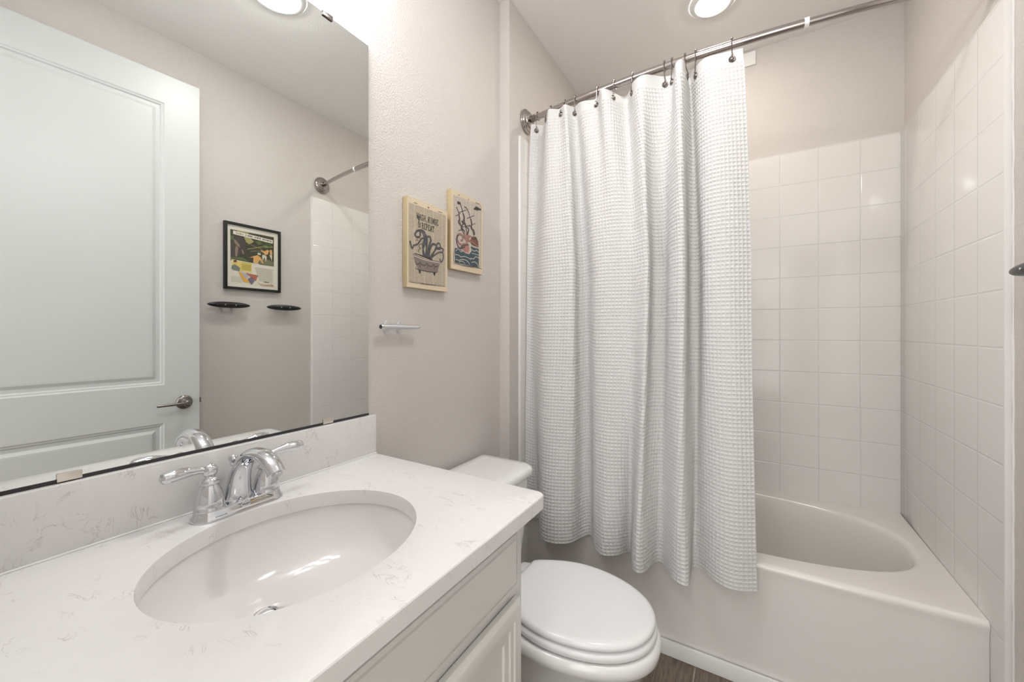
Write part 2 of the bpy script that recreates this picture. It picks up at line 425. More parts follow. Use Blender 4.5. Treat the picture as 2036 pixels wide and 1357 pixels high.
put('drawer_front', b, M['cab'], van)
for a0, a1, h in ((0.062, 0.385, 0.355), (0.391, 0.716, 0.42)):
    b = MB(); z0, z1, F = 0.118, 0.676, 0.019
    fw = 0.052
    mbox(b, vmap, a0+.004, z0+.004, a1-.004, z1-.004, 0.0, 0.006)
    panel(b, vmap, a0, z0, a1, z1, [(0.002, 0.0), (0, 0.002), (0, 0.012), (0.006, 0.0175), (0.010, 0.0195), (0.030, 0.0195), (0.0325, 0.0168), (0.043, 0.0163), (0.046, 0.0135), (0.060, 0.0125), (0.063, 0.0085), (0.07, 0.0085)])
    put('cabinet_door', b, M['cab'], van)
# ------------------------------------------------------------------ quartz worktop with oval cut-out
ctop = thing('vanity_worktop', 'white quartz vanity worktop with fine grey veins and an oval sink cut-out', 'countertop', (0.28, 0.39, 0.85))
sx, sy, sa, sb = 0.283, 0.391, 0.178, 0.206
X0, X1, Y0, Y1 = 0.001, 0.563, 0.031, 0.772
AC = [2*PI*i/144 for i in range(144)]
for X, Y in ((X0, Y0), (X0, Y1), (X1, Y0)): AC.append(math.atan2(Y-sy, X-sx) % (2*PI))
ac = math.atan2(Y1-sy, X1-sx)
for q in range(-6, 7): AC.append((ac + q*0.011) % (2*PI))
AC = sorted(AC); R0 = 0.020
def rr(a, ins):
    x, y = ray_rect(sx, sy, X0, Y0, X1-ins, Y1-ins, a)
    cx_, cy_ = X1-ins-R0, Y1-ins-R0
    if x > cx_ and y > cy_:            # rounded front corner
        dx, dy = math.cos(a), math.sin(a); ox, oy = sx-cx_, sy-cy_
        B = ox*dx + oy*dy; Cc = ox*ox + oy*oy - R0*R0; k = -B + math.sqrt(max(B*B-Cc, 0)); x, y = sx+dx*k, sy+dy*k
    return x, y
def el(a, d, z): x, y = super_pt(sx, sy, sa+d, sb+d, 2.0, a); return (x, y, z)
b = MB()
b.rings([[(*rr(a, 0.001), 0.850) for a in AC], [(*rr(a, 0.0), 0.8515) for a in AC], [(*rr(a, 0.0), 0.8775) for a in AC], [(*rr(a, 0.0012), 0.8795) for a in AC], [(*rr(a, 0.003), 0.880) for a in AC],
         [el(a, 0.0025, 0.880) for a in AC], [el(a, 0.0007, 0.8793) for a in AC], [el(a, 0, 0.8775) for a in AC], [el(a, 0, 0.850) for a in AC]], True, False, False, 0, True, loop=True)
put('slab', b, M['quartz'], ctop, angle=30)
b = MB(); b.box((0.001, 0.031, 0.8802), (0.0205, 0.772, 0.990)); put('backsplash', b, M['quartz'], ctop, 0.0015)
b = MB(); b.box((0.0207, 0.0305, 0.8802), (0.54, 0.050, 0.990)); put('side_splash', b, M['quartz'], ctop, 0.0015)
b = MB(); b.tube([(0.0215, 0.052, 0.8812), (0.0215, 0.771, 0.8812)], 0.0022, 8); put('caulk_line', b, M['caulk'], ctop)
# ------------------------------------------------------------------ sink
sink = thing('sink', 'white oval undermount sink set in the quartz worktop', 'sink', (sx, sy, 0.70))
dxc, dyc, dz = 0.216, 0.370, 0.735
NS = 96
def srow(k, z, e=2.0):
    cx_ = sx + (dxc-sx)*max(1-k,0)**1.5; cy_ = sy + (dyc-sy)*max(1-k,0)
    return [(*super_pt(cx_, cy_, (sa+0.006)*k, (sb+0.006)*k, e, 2*PI*i/NS), z) for i in range(NS)]
prof = [(1.06, 0.8495), (1.0, 0.8495), (0.990, 0.845), (0.975, 0.83), (0.945, 0.807), (0.89, 0.783), (0.80, 0.764), (0.67, 0.750), (0.52, 0.742), (0.36, 0.7375), (0.22, 0.7355), (0.14, dz), (0.118, dz-0.004), (0.115, dz-0.02)]
rs = [srow(k, z) for k, z in prof]
b = MB(); b.rings(rs, True, False, True)
b.rings([srow(1.06, 0.8495), srow(1.07, 0.83), srow(1.03, 0.79), srow(0.85, 0.735), srow(0.5, 0.71), srow(0.16, 0.698)], True, False, False)
put('basin', b, M['sinkc'], sink, angle=60)
b = MB(); b.lathe([(0.0205, -0.016), (0.0215, 0.0015), (0.0200, 0.003), (0.0165, 0.0018), (0.0155, -0.004)], (dxc, dyc, dz-0.002), cap=False)
b.lathe([(0.0, 0.004), (0.008, 0.0038), (0.013, 0.002), (0.0145, -0.002), (0.013, -0.008)], (dxc, dyc, dz-0.001))
put('drain', b, M['chrome'], sink)
# ------------------------------------------------------------------ faucet
FX, FY, FZ = 0.071, 0.394, 0.8803
fa = thing('faucet', 'polished chrome two-handle faucet with an arched spout behind the sink', 'faucet', (FX, FY, FZ))
def stadium(hx, hy, z, nn=20):
    """rounded bar outline: hx half depth, hy half length"""
    r = hx; o = []
    for i in range(nn+1):
        a = PI*i/nn; o.append((FX + r*math.cos(a), FY + (hy-r) + r*math.sin(a), z))
    for i in range(nn+1):
        a = PI + PI*i/nn; o.append((FX + r*math.cos(a), FY - (hy-r) + r*math.sin(a), z))
    return o
b = MB(); zz = FZ
b.rings([stadium(.029, .081, zz), stadium(.0292, .0812, zz+.003), stadium(.0265, .0785, zz+.0065), stadium(.0245, .0765, zz+.010), stadium(.0232, .0752, zz+.0165), stadium(.0215, .0735, zz+.0185), stadium(.017, .069, zz+.0192)], True, True, True)
base = put('base_plate', b, M['chrome'], fa, angle=50)
# maker's badge on the front of the base
cu = bpy.data.curves.new('badge_text', 'FONT'); cu.body = 'MOEN'; cu.size = 0.0052; cu.align_x = 'CENTER'; cu.align_y = 'CENTER'; cu.extrude = 0.0001
def text_mesh(cu, name):
    o = bpy.data.objects.new(name, cu); C.objects.link(o); bpy.context.view_layer.update()
    me = bpy.data.meshes.new_from_object(o.evaluated_get(bpy.context.evaluated_depsgraph_get()))
    bpy.data.objects.remove(o); return me
me = text_mesh(cu, 'badge_text'); mw = Matrix.Translation(Vector((FX+0.0262, FY, zz+.0125)) - Vector((FX, FY, FZ))) @ Matrix(((0,0,1,0),(1,0,0,0),(0,1,0,0),(0,0,0,1)))
me.transform(mw); me.materials.append(M['badge']); bo = bpy.data.objects.new('badge_lettering', me); C.objects.link(bo); bo.parent = base
b = MB(); b.lathe([(0.0, 0.0008), (0.008, 0.0007), (0.0085, 0.0)], (FX+0.0252, FY, zz+.0125), (1, 0, 0), 24); put('badge', b, M['chrome'], base)
def handle(y, sgn):
    """bell with a collar, ball and a paddle lever pointing away from the spout"""
    h = MB(); o = (FX, y, zz+.017)
    h.lathe([(r_, h_*0.9) for r_, h_ in [(.0235, 0), (.0247, .001), (.0247, .003), (.0240, .0045), (.0238, .010), (.0228, .020), (.0206, .031), (.0176, .041), (.0146, .048), (.0135, .0505), (.0150, .052), (.0170, .0545), (.0170, .0570), (.0120, .0625), (.0092, .066), (.0082, .069), (.0085, .071), (.0065, .073)]], o, n=40)
    hd = put('handle', h, M['chrome'], fa, angle=50)
    c = (FX, y, zz+.017+.0715)
    l = MB(); l.ball(c, 0.0132)
    dirv = Vector((0.08, sgn, 0.10)).normalized()
    st = [0.006, .012, .018, .028, .042, .056, .066, .072, .0755]
    rad = [.0068, .0060, .0062, .0078, .0108, .0126, .0124, .0108, .0050]
    pts = [Vector(c) + dirv*s_ + Vector((0, 0, 0.0035*math.sin(s_/.0755*PI*1.1))) for s_ in st]
    k = 4; l.tube(catmull(pts, k), lerp_list(rad, k), 20, flat=lerp_list([1, 1, 1, .95, .9, .86, .84, .84, .84], k))
    put('lever', l, M['chrome'], hd, angle=60)
handle(FY - .0510, -1); handle(FY + .0510, 1)
b = MB(); k = 6
sp = [(FX-.006, FY, zz+.012), (FX-.005, FY, zz+.030), (FX-.001, FY, zz+.055), (FX+.010, FY, zz+.081), (FX+.030, FY, zz+.103), (FX+.058, FY, zz+.116), (FX+.090, FY, zz+.117), (FX+.118, FY, zz+.107), (FX+.136, FY, zz+.091)]
rad = [.0290, .0235, .0205, .0180, .0165, .0158, .0155, .0155, .0150]
fl = [.60, .66, .74, .80, .72, .66, .66, .70, .78]
b.tube(catmull(sp, k), lerp_list(rad, k), 28, flat=lerp_list(fl, k), up=(1, 0, 0))
spout = put('spout', b, M['chrome'], fa, angle=50)
b = MB(); b.lathe([(.0085, 0), (.0085, .006), (.0075, .0065)], (FX+.1365, FY, zz+.0880), (-.75, 0, 1)); put('aerator', b, M['chrome'], spout)
b = MB(); b.tube([(FX-.026, FY, zz+.004), (FX-.026, FY, zz+.078)], .0021, 12)
b.lathe([(.0022, 0), (.0058, .003), (.0062, .006), (.0045, .0085), (.0052, .010), (.0082, .014), (.0086, .018), (.0070, .0225), (.003, .025)], (FX-.026, FY, zz+.076), n=24)
put('lift_rod', b, M['chrome'], fa)

# ------------------------------------------------------------------ mirror
mir = thing('wall_mirror', 'large frameless mirror held by small metal clips above the backsplash', 'mirror', (0.0, 0.40, 0.992))
my0, my1, mz0, mz1 = 0.045, 0.757, 0.996, 2.046
b = MB(); b.box((0.0008, my0, mz0), (0.0052, my1, mz1)); put('backing', b, M['glassedge'], mir)
b = MB(); b.add([(0.0058, my0+.001, mz0+.001), (0.0058, my1-.001, mz0+.001), (0.0058, my1-.001, mz1-.001), (0.0058, my0+.001, mz1-.001)], [(0, 1, 2, 3)])
b.add([(0.0053, my0, mz0), (0.0053, my1, mz0), (0.0053, my1, mz1), (0.0053, my0, mz1)], [(0, 1, 2, 3)])
put('mirror_glass', b, M['mirror'], mir)
b = MB(); b.box((0.0006, my0, 0.9905), (0.0072, my1, 0.9958)); put('bottom_channel', b, M['dark'], mir)
for yy, top in ((0.628, 1), (0.177, 1), (0.177, 0), (0.629, 0)):
    b = MB(); zc = mz1 if top else mz0; s_ = 1 if top else -1
    b.box((0.0, yy-0.014, min(zc+s_*0.0005, zc+s_*0.004)), (0.0095, yy+0.014, max(zc+s_*0.0005, zc+s_*0.004)))
    b.box((0.0066, yy-0.014, min(zc-s_*0.009, zc+s_*0.001)), (0.0095, yy+0.014, max(zc-s_*0.009, zc+s_*0.001)))
    put('mirror_clip', b, M['gold'] if not top else M['dnickel'], mir, 0.001)

# ------------------------------------------------------------------ wall art
def flat_poly(mb, P, pts, d, mi):
    """filled outline, triangulated later; thin raised print layer"""
    mb.add([P(a, bb, d) for a, bb in pts], [tuple(range(len(pts)))], mi)
def stroke(mb, P, pts, wd, d, mi, asp):
    q = catmull([(a*asp, c, 0) for a, c in pts], 5) if len(pts) > 2 else [Vector((a*asp, c, 0)) for a, c in pts]
    L, R = [], []
    for i, p in enumerate(q):
        t = q[min(i+1, len(q)-1)] - q[max(i-1, 0)]; t.normalize(); n_ = Vector((-t.y, t.x, 0))*wd/2
        L.append(p+n_); R.append(p-n_)
    vs = [P(p.x/asp, p.y, d) for p in L] + [P(p.x/asp, p.y, d) for p in R]; n = len(q)
    mb.add(vs, [(i, i+1, n+i+1, n+i) for i in range(n-1)], mi)
def artwork(mb, P, items, keys, asp, px, step=0.00004, base=0.0004):
    d = base; 
    for it in [i for i in items if i[0] in 'b'] + [i for i in items if i[0] not in 'b']:
        kind, mt, pts, wd = it; d += step
        if kind == 'b': flat_poly(mb, P, pts, base, keys.index('page'))
        elif kind == 'p': flat_poly(mb, P, pts, d, keys.index(mt))
        elif kind == 's':
            if mt in ('tent', 'wrap', 'pink'): stroke(mb, P, pts, (wd+5)*px, d-step*0.5, keys.index('ink'), asp)
            if mt == 'tent' or mt == 'wrap': wd *= 0.8
            if mt == 'ink' and wd == 13 and len(pts) == 2:       # a word of the banner: a row of small marks
                (a0, c0), (a1, c1) = pts; nl = max(4, int(abs(a1-a0)/0.021))
                for j in range(nl):
                    u0 = (j+0.12)/nl; u1 = (j+0.12+random.uniform(0.35, 0.75))/nl; hh = random.uniform(0.008, 0.013)
                    A_, B_ = (a0+(a1-a0)*u0, c0+(c1-c0)*u0), (a0+(a1-a0)*u1, c0+(c1-c0)*u1)
                    flat_poly(mb, P, [(A_[0], A_[1]-hh), (B_[0], B_[1]-hh), (B_[0], B_[1]+hh), (A_[0], A_[1]+hh)], d, keys.index('ink'))
            else: stroke(mb, P, pts, wd*px, d, keys.index(mt), asp)
A1 = [
('p','tub',[(0.135,0.383),(0.41,0.351),(0.793,0.359),(0.762,0.281),(0.731,0.241),(0.681,0.213),(0.485,0.201),(0.317,0.207),(0.245,0.22),(0.173,0.3)],0),
('p','ink',[(0.156,0.385),(0.41,0.362),(0.621,0.351),(0.582,0.372),(0.428,0.382),(0.245,0.388),(0.173,0.391)],0),
('p','ink',[(0.263,0.214),(0.317,0.21),(0.31,0.173),(0.277,0.17)],0),
('p','ink',[(0.611,0.215),(0.681,0.213),(0.661,0.175),(0.633,0.177)],0),
('s','ink',[(0.182,0.297),(0.218,0.27),(0.272,0.279),(0.295,0.299),(0.335,0.277),(0.41,0.275),(0.462,0.303),(0.504,0.28),(0.582,0.278),(0.621,0.305),(0.681,0.283),(0.741,0.303)],7),
('s','cream',[(0.156,0.359),(0.41,0.338),(0.782,0.34)],5),
('s','ink',[(0.295,0.277),(0.299,0.238)],6),
('s','ink',[(0.466,0.285),(0.47,0.249)],6),
('s','ink',[(0.651,0.285),(0.645,0.247)],6),
('s','ink',[(0.182,0.223),(0.317,0.21),(0.681,0.215),(0.741,0.247)],6),
('s','tent',[(0.382,0.366),(0.369,0.454),(0.425,0.56),(0.41,0.647),(0.335,0.665),(0.227,0.643),(0.182,0.597),(0.223,0.575),(0.299,0.587)],15),
('s','tent',[(0.428,0.371),(0.451,0.491),(0.395,0.591),(0.363,0.64),(0.302,0.656),(0.302,0.596)],14),
('s','tent',[(0.41,0.378),(0.357,0.497),(0.4,0.57),(0.335,0.573),(0.245,0.5),(0.156,0.472),(0.112,0.436),(0.069,0.499)],12),
('s','ink',[(0.066,0.512),(0.086,0.489)],16),
('s','tent',[(0.466,0.375),(0.514,0.517),(0.558,0.577),(0.527,0.619),(0.462,0.61)],16),
('s','tent',[(0.428,0.376),(0.466,0.565),(0.428,0.632)],14),
('s','tent',[(0.504,0.371),(0.543,0.484),(0.621,0.549),(0.701,0.522),(0.621,0.438),(0.592,0.389)],13),
('s','tent',[(0.485,0.369),(0.562,0.523),(0.641,0.542)],14),
('s','tent',[(0.524,0.373),(0.661,0.48),(0.721,0.562),(0.782,0.57),(0.799,0.515),(0.701,0.503)],11),
('s','tent',[(0.562,0.377),(0.721,0.45),(0.845,0.474),(0.882,0.421),(0.824,0.353),(0.782,0.391)],10),
('s','tent',[(0.661,0.503),(0.782,0.523),(0.876,0.515),(0.855,0.475)],9),
('s','ink',[(0.272,0.411),(0.259,0.432),(0.302,0.459),(0.263,0.481),(0.335,0.517)],6),
('s','ink',[(0.191,0.528),(0.227,0.546),(0.254,0.537)],4),
('s','ink',[(0.156,0.95),(0.227,0.952)],5),
('s','ink',[(0.481,0.956),(0.514,0.957)],8),
('s','ink',[(0.752,0.954),(0.855,0.958)],5),
('s','ink',[(0.049,0.058),(0.929,0.065)],4),
('s','ink',[(0.308,0.057),(0.681,0.06)],4),
('b','page',[(0.044,0.932),(0.95,0.938),(0.933,0.068),(0.044,0.06)],0)]
A2 = [
('p','sea',[(0.109,0.265),(0.195,0.28),(0.3,0.261),(0.429,0.239),(0.54,0.238),(0.619,0.29),(0.585,0.351),(0.7,0.347),(0.858,0.347),(0.858,0.09),(0.109,0.086)],0),
('p','hull',[(0.574,0.435),(0.642,0.491),(0.77,0.502),(0.841,0.442),(0.846,0.365),(0.746,0.367),(0.608,0.373)],0),
('s','ink',[(0.608,0.472),(0.7,0.461),(0.746,0.487),(0.793,0.436)],8),
('s','ink',[(0.585,0.408),(0.746,0.41),(0.841,0.393)],7),
('s','ink',[(0.154,0.794),(0.226,0.722),(0.279,0.586),(0.381,0.473)],9),
('s','ink',[(0.258,0.872),(0.353,0.744),(0.418,0.608),(0.484,0.488)],11),
('s','ink',[(0.386,0.846),(0.484,0.823),(0.574,0.726),(0.63,0.603),(0.695,0.504)],9),
('s','ink',[(0.129,0.676),(0.279,0.736)],6),
('s','ink',[(0.206,0.732),(0.456,0.813)],6),
('s','ink',[(0.462,0.7),(0.704,0.781)],6),
('s','ink',[(0.311,0.563),(0.574,0.632)],6),
('s','ink',[(0.518,0.6),(0.746,0.683)],6),
('s','ink',[(0.206,0.502),(0.311,0.531)],6),
('p','ink',[(0.175,0.873),(0.268,0.879),(0.275,0.848),(0.185,0.839)],0),
('p','ink',[(0.138,0.791),(0.175,0.798),(0.164,0.774)],0),
('s','wrap',[(0.216,0.702),(0.247,0.662),(0.216,0.612),(0.289,0.578),(0.3,0.516)],12),
('s','wrap',[(0.353,0.744),(0.386,0.694),(0.353,0.634),(0.44,0.611)],13),
('s','wrap',[(0.585,0.719),(0.619,0.658),(0.596,0.598),(0.688,0.574),(0.711,0.52)],12),
('s','wrap',[(0.44,0.592),(0.518,0.567),(0.495,0.517),(0.451,0.483)],11),
('s','wrap',[(0.3,0.644),(0.343,0.614),(0.311,0.563),(0.407,0.514)],8),
('p','pink',[(0.386,0.474),(0.434,0.49),(0.451,0.464),(0.495,0.499),(0.535,0.495),(0.484,0.404),(0.544,0.318),(0.522,0.255),(0.407,0.251),(0.332,0.283),(0.386,0.335),(0.434,0.388)],0),
('s','pink',[(0.407,0.357),(0.279,0.336),(0.195,0.365),(0.175,0.425),(0.247,0.463),(0.332,0.452),(0.332,0.402),(0.268,0.384)],12),
('s','wrap',[(0.407,0.32),(0.268,0.284),(0.185,0.31),(0.154,0.387),(0.195,0.446)],9),
('s','pink',[(0.484,0.422),(0.653,0.408),(0.817,0.381)],11),
('s','pink',[(0.407,0.421),(0.375,0.472),(0.407,0.514)],9),
('s','pink',[(0.495,0.433),(0.562,0.48),(0.63,0.471)],9),
('s','wrap',[(0.258,0.278),(0.343,0.33),(0.518,0.362)],7),
('p','ink',[(0.688,0.886),(0.718,0.886),(0.751,0.917),(0.805,0.917),(0.865,0.909),(0.933,0.914),(0.923,0.887),(0.87,0.89),(0.817,0.868),(0.735,0.868),(0.688,0.855)],0),
('s','cream',[(0.113,0.189),(0.216,0.188),(0.279,0.176),(0.386,0.193),(0.518,0.184),(0.585,0.173)],5),
('s','cream',[(0.123,0.128),(0.216,0.124),(0.3,0.142),(0.407,0.149),(0.495,0.135),(0.551,0.099)],5),
('s','cream',[(0.574,0.19),(0.676,0.192),(0.746,0.228),(0.858,0.221)],5),
('s','cream',[(0.608,0.137),(0.723,0.154),(0.805,0.129),(0.822,0.092)],5),
('s','cream',[(0.123,0.231),(0.195,0.266),(0.279,0.24),(0.332,0.26)],4),
('s','cream',[(0.585,0.314),(0.7,0.299),(0.77,0.317),(0.858,0.299)],5),
('s','cream',[(0.619,0.261),(0.746,0.262),(0.853,0.259)],4),
('s','cream',[(0.216,0.102),(0.321,0.122),(0.407,0.098)],4),
('s','ink',[(0.191,0.96),(0.241,0.961)],4),
('s','ink',[(0.5,0.963),(0.522,0.964)],8),
('s','ink',[(0.735,0.964),(0.901,0.968)],4),
('s','ink',[(0.073,0.069),(0.938,0.083)],3),
('s','ink',[(0.3,0.065),(0.676,0.073)],3),
('s','ink',[(0.109,0.274),(0.109,0.086),(0.858,0.09)],3),
('b','page',[(0.063,0.937),(0.95,0.961),(0.938,0.098),(0.063,0.073)],0)]
A3 = [
('p','jungle',[(0.099,0.892),(0.857,0.896),(0.857,0.428),(0.104,0.433)],0),
('p','olive',[(0.2,0.892),(0.403,0.897),(0.4,0.865),(0.248,0.857)],0),
('p','olive',[(0.323,0.812),(0.418,0.823),(0.495,0.772),(0.418,0.711),(0.358,0.742)],0),
('p','green',[(0.511,0.775),(0.595,0.797),(0.648,0.76),(0.574,0.73)],0),
('p','green',[(0.648,0.741),(0.724,0.762),(0.768,0.713),(0.702,0.694)],0),
('p','green',[(0.109,0.486),(0.298,0.502),(0.418,0.455),(0.248,0.46),(0.114,0.465)],0),
('p','green',[(0.104,0.797),(0.161,0.807),(0.142,0.743),(0.104,0.736)],0),
('p','grass',[(0.595,0.522),(0.768,0.525),(0.851,0.498),(0.851,0.432),(0.595,0.435)],0),
('s','olive',[(0.378,0.637),(0.511,0.675),(0.659,0.715),(0.835,0.732)],10),
('s','grass',[(0.428,0.609),(0.553,0.635),(0.637,0.629)],14),
('s','green',[(0.511,0.866),(0.659,0.807),(0.835,0.741)],14),
('s','olive',[(0.347,0.758),(0.469,0.705),(0.637,0.675)],6),
('p','eleph',[(0.104,0.702),(0.152,0.762),(0.219,0.803),(0.288,0.797),(0.332,0.738),(0.388,0.706),(0.449,0.738),(0.469,0.732),(0.398,0.685),(0.342,0.686),(0.347,0.615),(0.398,0.524),(0.423,0.46),(0.388,0.487),(0.327,0.577),(0.298,0.617),(0.278,0.552),(0.239,0.503),(0.181,0.495),(0.109,0.495)],0),
('p','tan',[(0.147,0.756),(0.181,0.749),(0.248,0.689),(0.258,0.647),(0.219,0.654),(0.166,0.703)],0),
('p','tan',[(0.19,0.663),(0.229,0.634),(0.21,0.508),(0.179,0.504),(0.176,0.608)],0),
('p','tan',[(0.278,0.623),(0.308,0.61),(0.323,0.549),(0.298,0.555)],0),
('p','skin',[(0.403,0.511),(0.49,0.547),(0.553,0.571),(0.605,0.551),(0.664,0.466),(0.648,0.45),(0.595,0.504),(0.574,0.455),(0.526,0.436),(0.48,0.453),(0.485,0.526)],0),
('p','white',[(0.464,0.442),(0.574,0.446),(0.595,0.43),(0.49,0.423),(0.459,0.422)],0),
('p','white',[(0.553,0.608),(0.605,0.611),(0.621,0.581),(0.563,0.577)],0),
('p','skin',[(0.611,0.662),(0.681,0.649),(0.735,0.68),(0.768,0.666),(0.74,0.606),(0.697,0.591),(0.659,0.623),(0.616,0.644)],0),
('p','white',[(0.648,0.593),(0.702,0.587),(0.724,0.566),(0.708,0.481),(0.681,0.552),(0.648,0.501),(0.637,0.555)],0),
('p','skin',[(0.773,0.676),(0.812,0.691),(0.829,0.627),(0.807,0.577),(0.784,0.612)],0),
('p','white',[(0.768,0.6),(0.823,0.598),(0.818,0.513),(0.79,0.566)],0),
('p','cream',[(0.142,0.88),(0.837,0.845),(0.832,0.79),(0.142,0.828)],0),
('s','ink',[(0.19,0.851),(0.318,0.844)],13),
('s','ink',[(0.342,0.842),(0.469,0.839)],13),
('s','ink',[(0.495,0.838),(0.616,0.833)],13),
('s','ink',[(0.643,0.831),(0.812,0.821)],13),
('p','creamb',[(0.114,0.456),(0.464,0.438),(0.454,0.283),(0.234,0.291),(0.109,0.3)],0),
('p','yellow',[(0.133,0.441),(0.454,0.425),(0.447,0.296),(0.239,0.3),(0.133,0.315)],0),
('p','olive2',[(0.283,0.411),(0.444,0.404),(0.439,0.308),(0.283,0.318)],0),
('s','ink',[(0.288,0.43),(0.449,0.418)],5),
('p','hair',[(0.147,0.443),(0.195,0.453),(0.208,0.424),(0.185,0.417),(0.157,0.409)],0),
('p','skin',[(0.163,0.416),(0.202,0.424),(0.195,0.383),(0.171,0.385)],0),
('p','coat',[(0.123,0.366),(0.166,0.384),(0.21,0.368),(0.258,0.338),(0.248,0.293),(0.133,0.302),(0.114,0.322)],0),
('p','orange',[(0.229,0.282),(0.278,0.274),(0.347,0.205),(0.41,0.157),(0.403,0.134),(0.313,0.138)],0),
('p','lilac',[(0.273,0.279),(0.378,0.262),(0.398,0.228),(0.347,0.187),(0.308,0.237)],0),
('p','purple',[(0.388,0.195),(0.449,0.224),(0.503,0.165),(0.449,0.105),(0.388,0.173)],0),
('p','red',[(0.347,0.276),(0.565,0.26),(0.526,0.172),(0.449,0.215),(0.378,0.253)],0),
('s','red',[(0.565,0.153),(0.595,0.128),(0.659,0.133),(0.724,0.124),(0.801,0.135),(0.851,0.109)],6),
('s','red',[(0.605,0.11),(0.835,0.114)],8),
('s','coat',[(0.67,0.171),(0.762,0.169)],14),
('s','red',[(0.79,0.158),(0.846,0.12)],4)]
GLYPH = {
 'W': [[(-.1,1),(.25,1)], [(.75,1),(1.1,1)], [(.05,1),(.27,0),(.5,.72),(.73,0),(.95,1)]],
 'A': [[(.08,0),(.5,1),(.92,0)], [(.24,.36),(.76,.36)], [(-.08,0),(.28,0)], [(.72,0),(1.08,0)]],
 'S': [[(.86,.72),(.7,.96),(.3,.96),(.14,.74),(.3,.55),(.7,.45),(.88,.24),(.7,.03),(.3,.03),(.12,.28)]],
 'H': [[(.16,0),(.16,1)], [(.84,0),(.84,1)], [(.16,.5),(.84,.5)], [(0,0),(.34,0)], [(.66,0),(1,0)], [(0,1),(.34,1)], [(.66,1),(1,1)]],
 ',': [[(.35,.16),(.45,.02),(.25,-.22)]],
 'R': [[(.18,0),(.18,1)], [(.02,1),(.62,1),(.84,.76),(.62,.5),(.18,.5)], [(.5,.5),(.86,0),(1,0)], [(0,0),(.38,0)]],
 'I': [[(.5,0),(.5,1)], [(.2,0),(.8,0)], [(.2,1),(.8,1)]],
 'N': [[(.16,0),(.16,1),(.84,0),(.84,1)], [(0,0),(.34,0)], [(.66,1),(1,1)], [(0,1),(.2,1)]],
 'E': [[(.2,0),(.2,1)], [(.04,1),(.86,1),(.86,.78)], [(.04,0),(.88,0),(.88,.24)], [(.2,.52),(.6,.52)]],
 'P': [[(.2,0),(.2,1)], [(.04,1),(.64,1),(.86,.75),(.64,.48),(.2,.48)], [(.02,0),(.42,0)]],
 'T': [[(.06,.76),(.06,1),(.94,1),(.94,.76)], [(.5,1),(.5,0)], [(.3,0),(.7,0)]],
 '&': [[(.95,.0),(.3,.68),(.3,.92),(.48,1),(.64,.86),(.56,.68),(.14,.36),(.14,.10),(.4,0),(.7,.14),(.9,.48)]]}
def board(name, label, y0, z0, w_, h_, items, page, px, words=()):
    t = thing(name, label, 'wall art', (0.0, y0 + w_/2, z0))
    b = MB(); b.box((0.001, y0, z0), (0.0185, y0+w_, z0+h_)); put('board', b, M['paperedge'], t, 0.0008)
    P = lambda a, c, d: (0.0187 + d, y0 + a*w_, z0 + c*h_)
    b = MB(); flat_poly(b, P, [(0.004, 0.003), (0.996, 0.003), (0.996, 0.997), (0.004, 0.997)], 0.0, 0)
    keys = ['paper', 'page'] + sorted({i[1] for i in items if i[0] in 'ps'})
    artwork(b, P, items, keys, w_/h_, px)
    mats = [M['paper'], M[page]] + [M['p_'+k] for k in keys[2:]]
    pr = put('print', b, mats, t, auto=False)
    for txt, a, c, size, width in words:
        g = MB(); adv = width/len(txt); dd_ = 0.0007                      # typewriter letters drawn as strokes
        for j, ch in enumerate(txt):
            for ln in GLYPH[ch]:
                q = [(a + adv*(j + 0.08 + 0.80*gx), c + size/h_*gy) for gx, gy in ln]
                dd_ += 0.00003; (stroke(g, P, q, 0.0078, dd_, 0, w_/h_) if len(q) == 2 or ch in 'S' else [stroke(g, P, [q[i], q[i+1]], 0.0078, dd_ + 0.00002*i, 0, w_/h_) for i in range(len(q)-1)])
        put('lettering', g, M['p_ink'], pr, auto=False)
    return t
board('canvas_print', 'aged page print of tentacles rising from a bathtub, lettered WASH, RINSE & REPEAT', 0.891, 1.369, 0.195, 0.287, A1, 'page', 0.0012,
      (('WASH,RINSE', 0.218, 0.782, 0.0185, 0.53), ('&', 0.236, 0.690, 0.036, 0.085), ('REPEAT', 0.333, 0.690, 0.0185, 0.31)))
board('canvas_print', 'aged page print of a sailing ship gripped by pink tentacles in dark sea', 1.105, 1.456, 0.198, 0.288, A2, 'page2', 0.0015)

# framed picture on the right wall (seen in the mirror)
fr = thing('picture_frame', 'black framed vintage magazine page with jungle scene, reflected in the mirror', 'picture', (W, 1.18, 1.455))
fy0, fz0, fw_, fh_ = 1.028, 1.462, 0.298, 0.368
b = MB(); t_ = 0.0135
for a, c in (((fy0, fz0), (fy0+t_, fz0+fh_)), ((fy0+fw_-t_, fz0), (fy0+fw_, fz0+fh_)), ((fy0+t_, fz0), (fy0+fw_-t_, fz0+t_)), ((fy0+t_, fz0+fh_-t_), (fy0+fw_-t_, fz0+fh_))):
    b.box((W-0.022, a[0], a[1]), (W-0.001, c[0], c[1]))
put('frame', b, M['blackw'], fr, 0.001)
b = MB(); P3 = lambda a, c, d: (W-0.0125-d, 1.028+a*0.305, 1.455+c*0.375)
b.box((W-0.0125, fy0+0.008, fz0+0.008), (W-0.004, fy0+fw_-0.008, fz0+fh_-0.008), 0)
keys = ['mat', 'page'] + sorted({i[1] for i in A3 if i[0] in 'ps'}) + ['line']
flat_poly(b, P3, [(0.105, 0.105), (0.872, 0.095), (0.872, 0.905), (0.105, 0.905)], 0.0002, 1)
artwork(b, P3, A3, keys, 0.305/0.375, 0.0009, 0.00005, 0.0003)
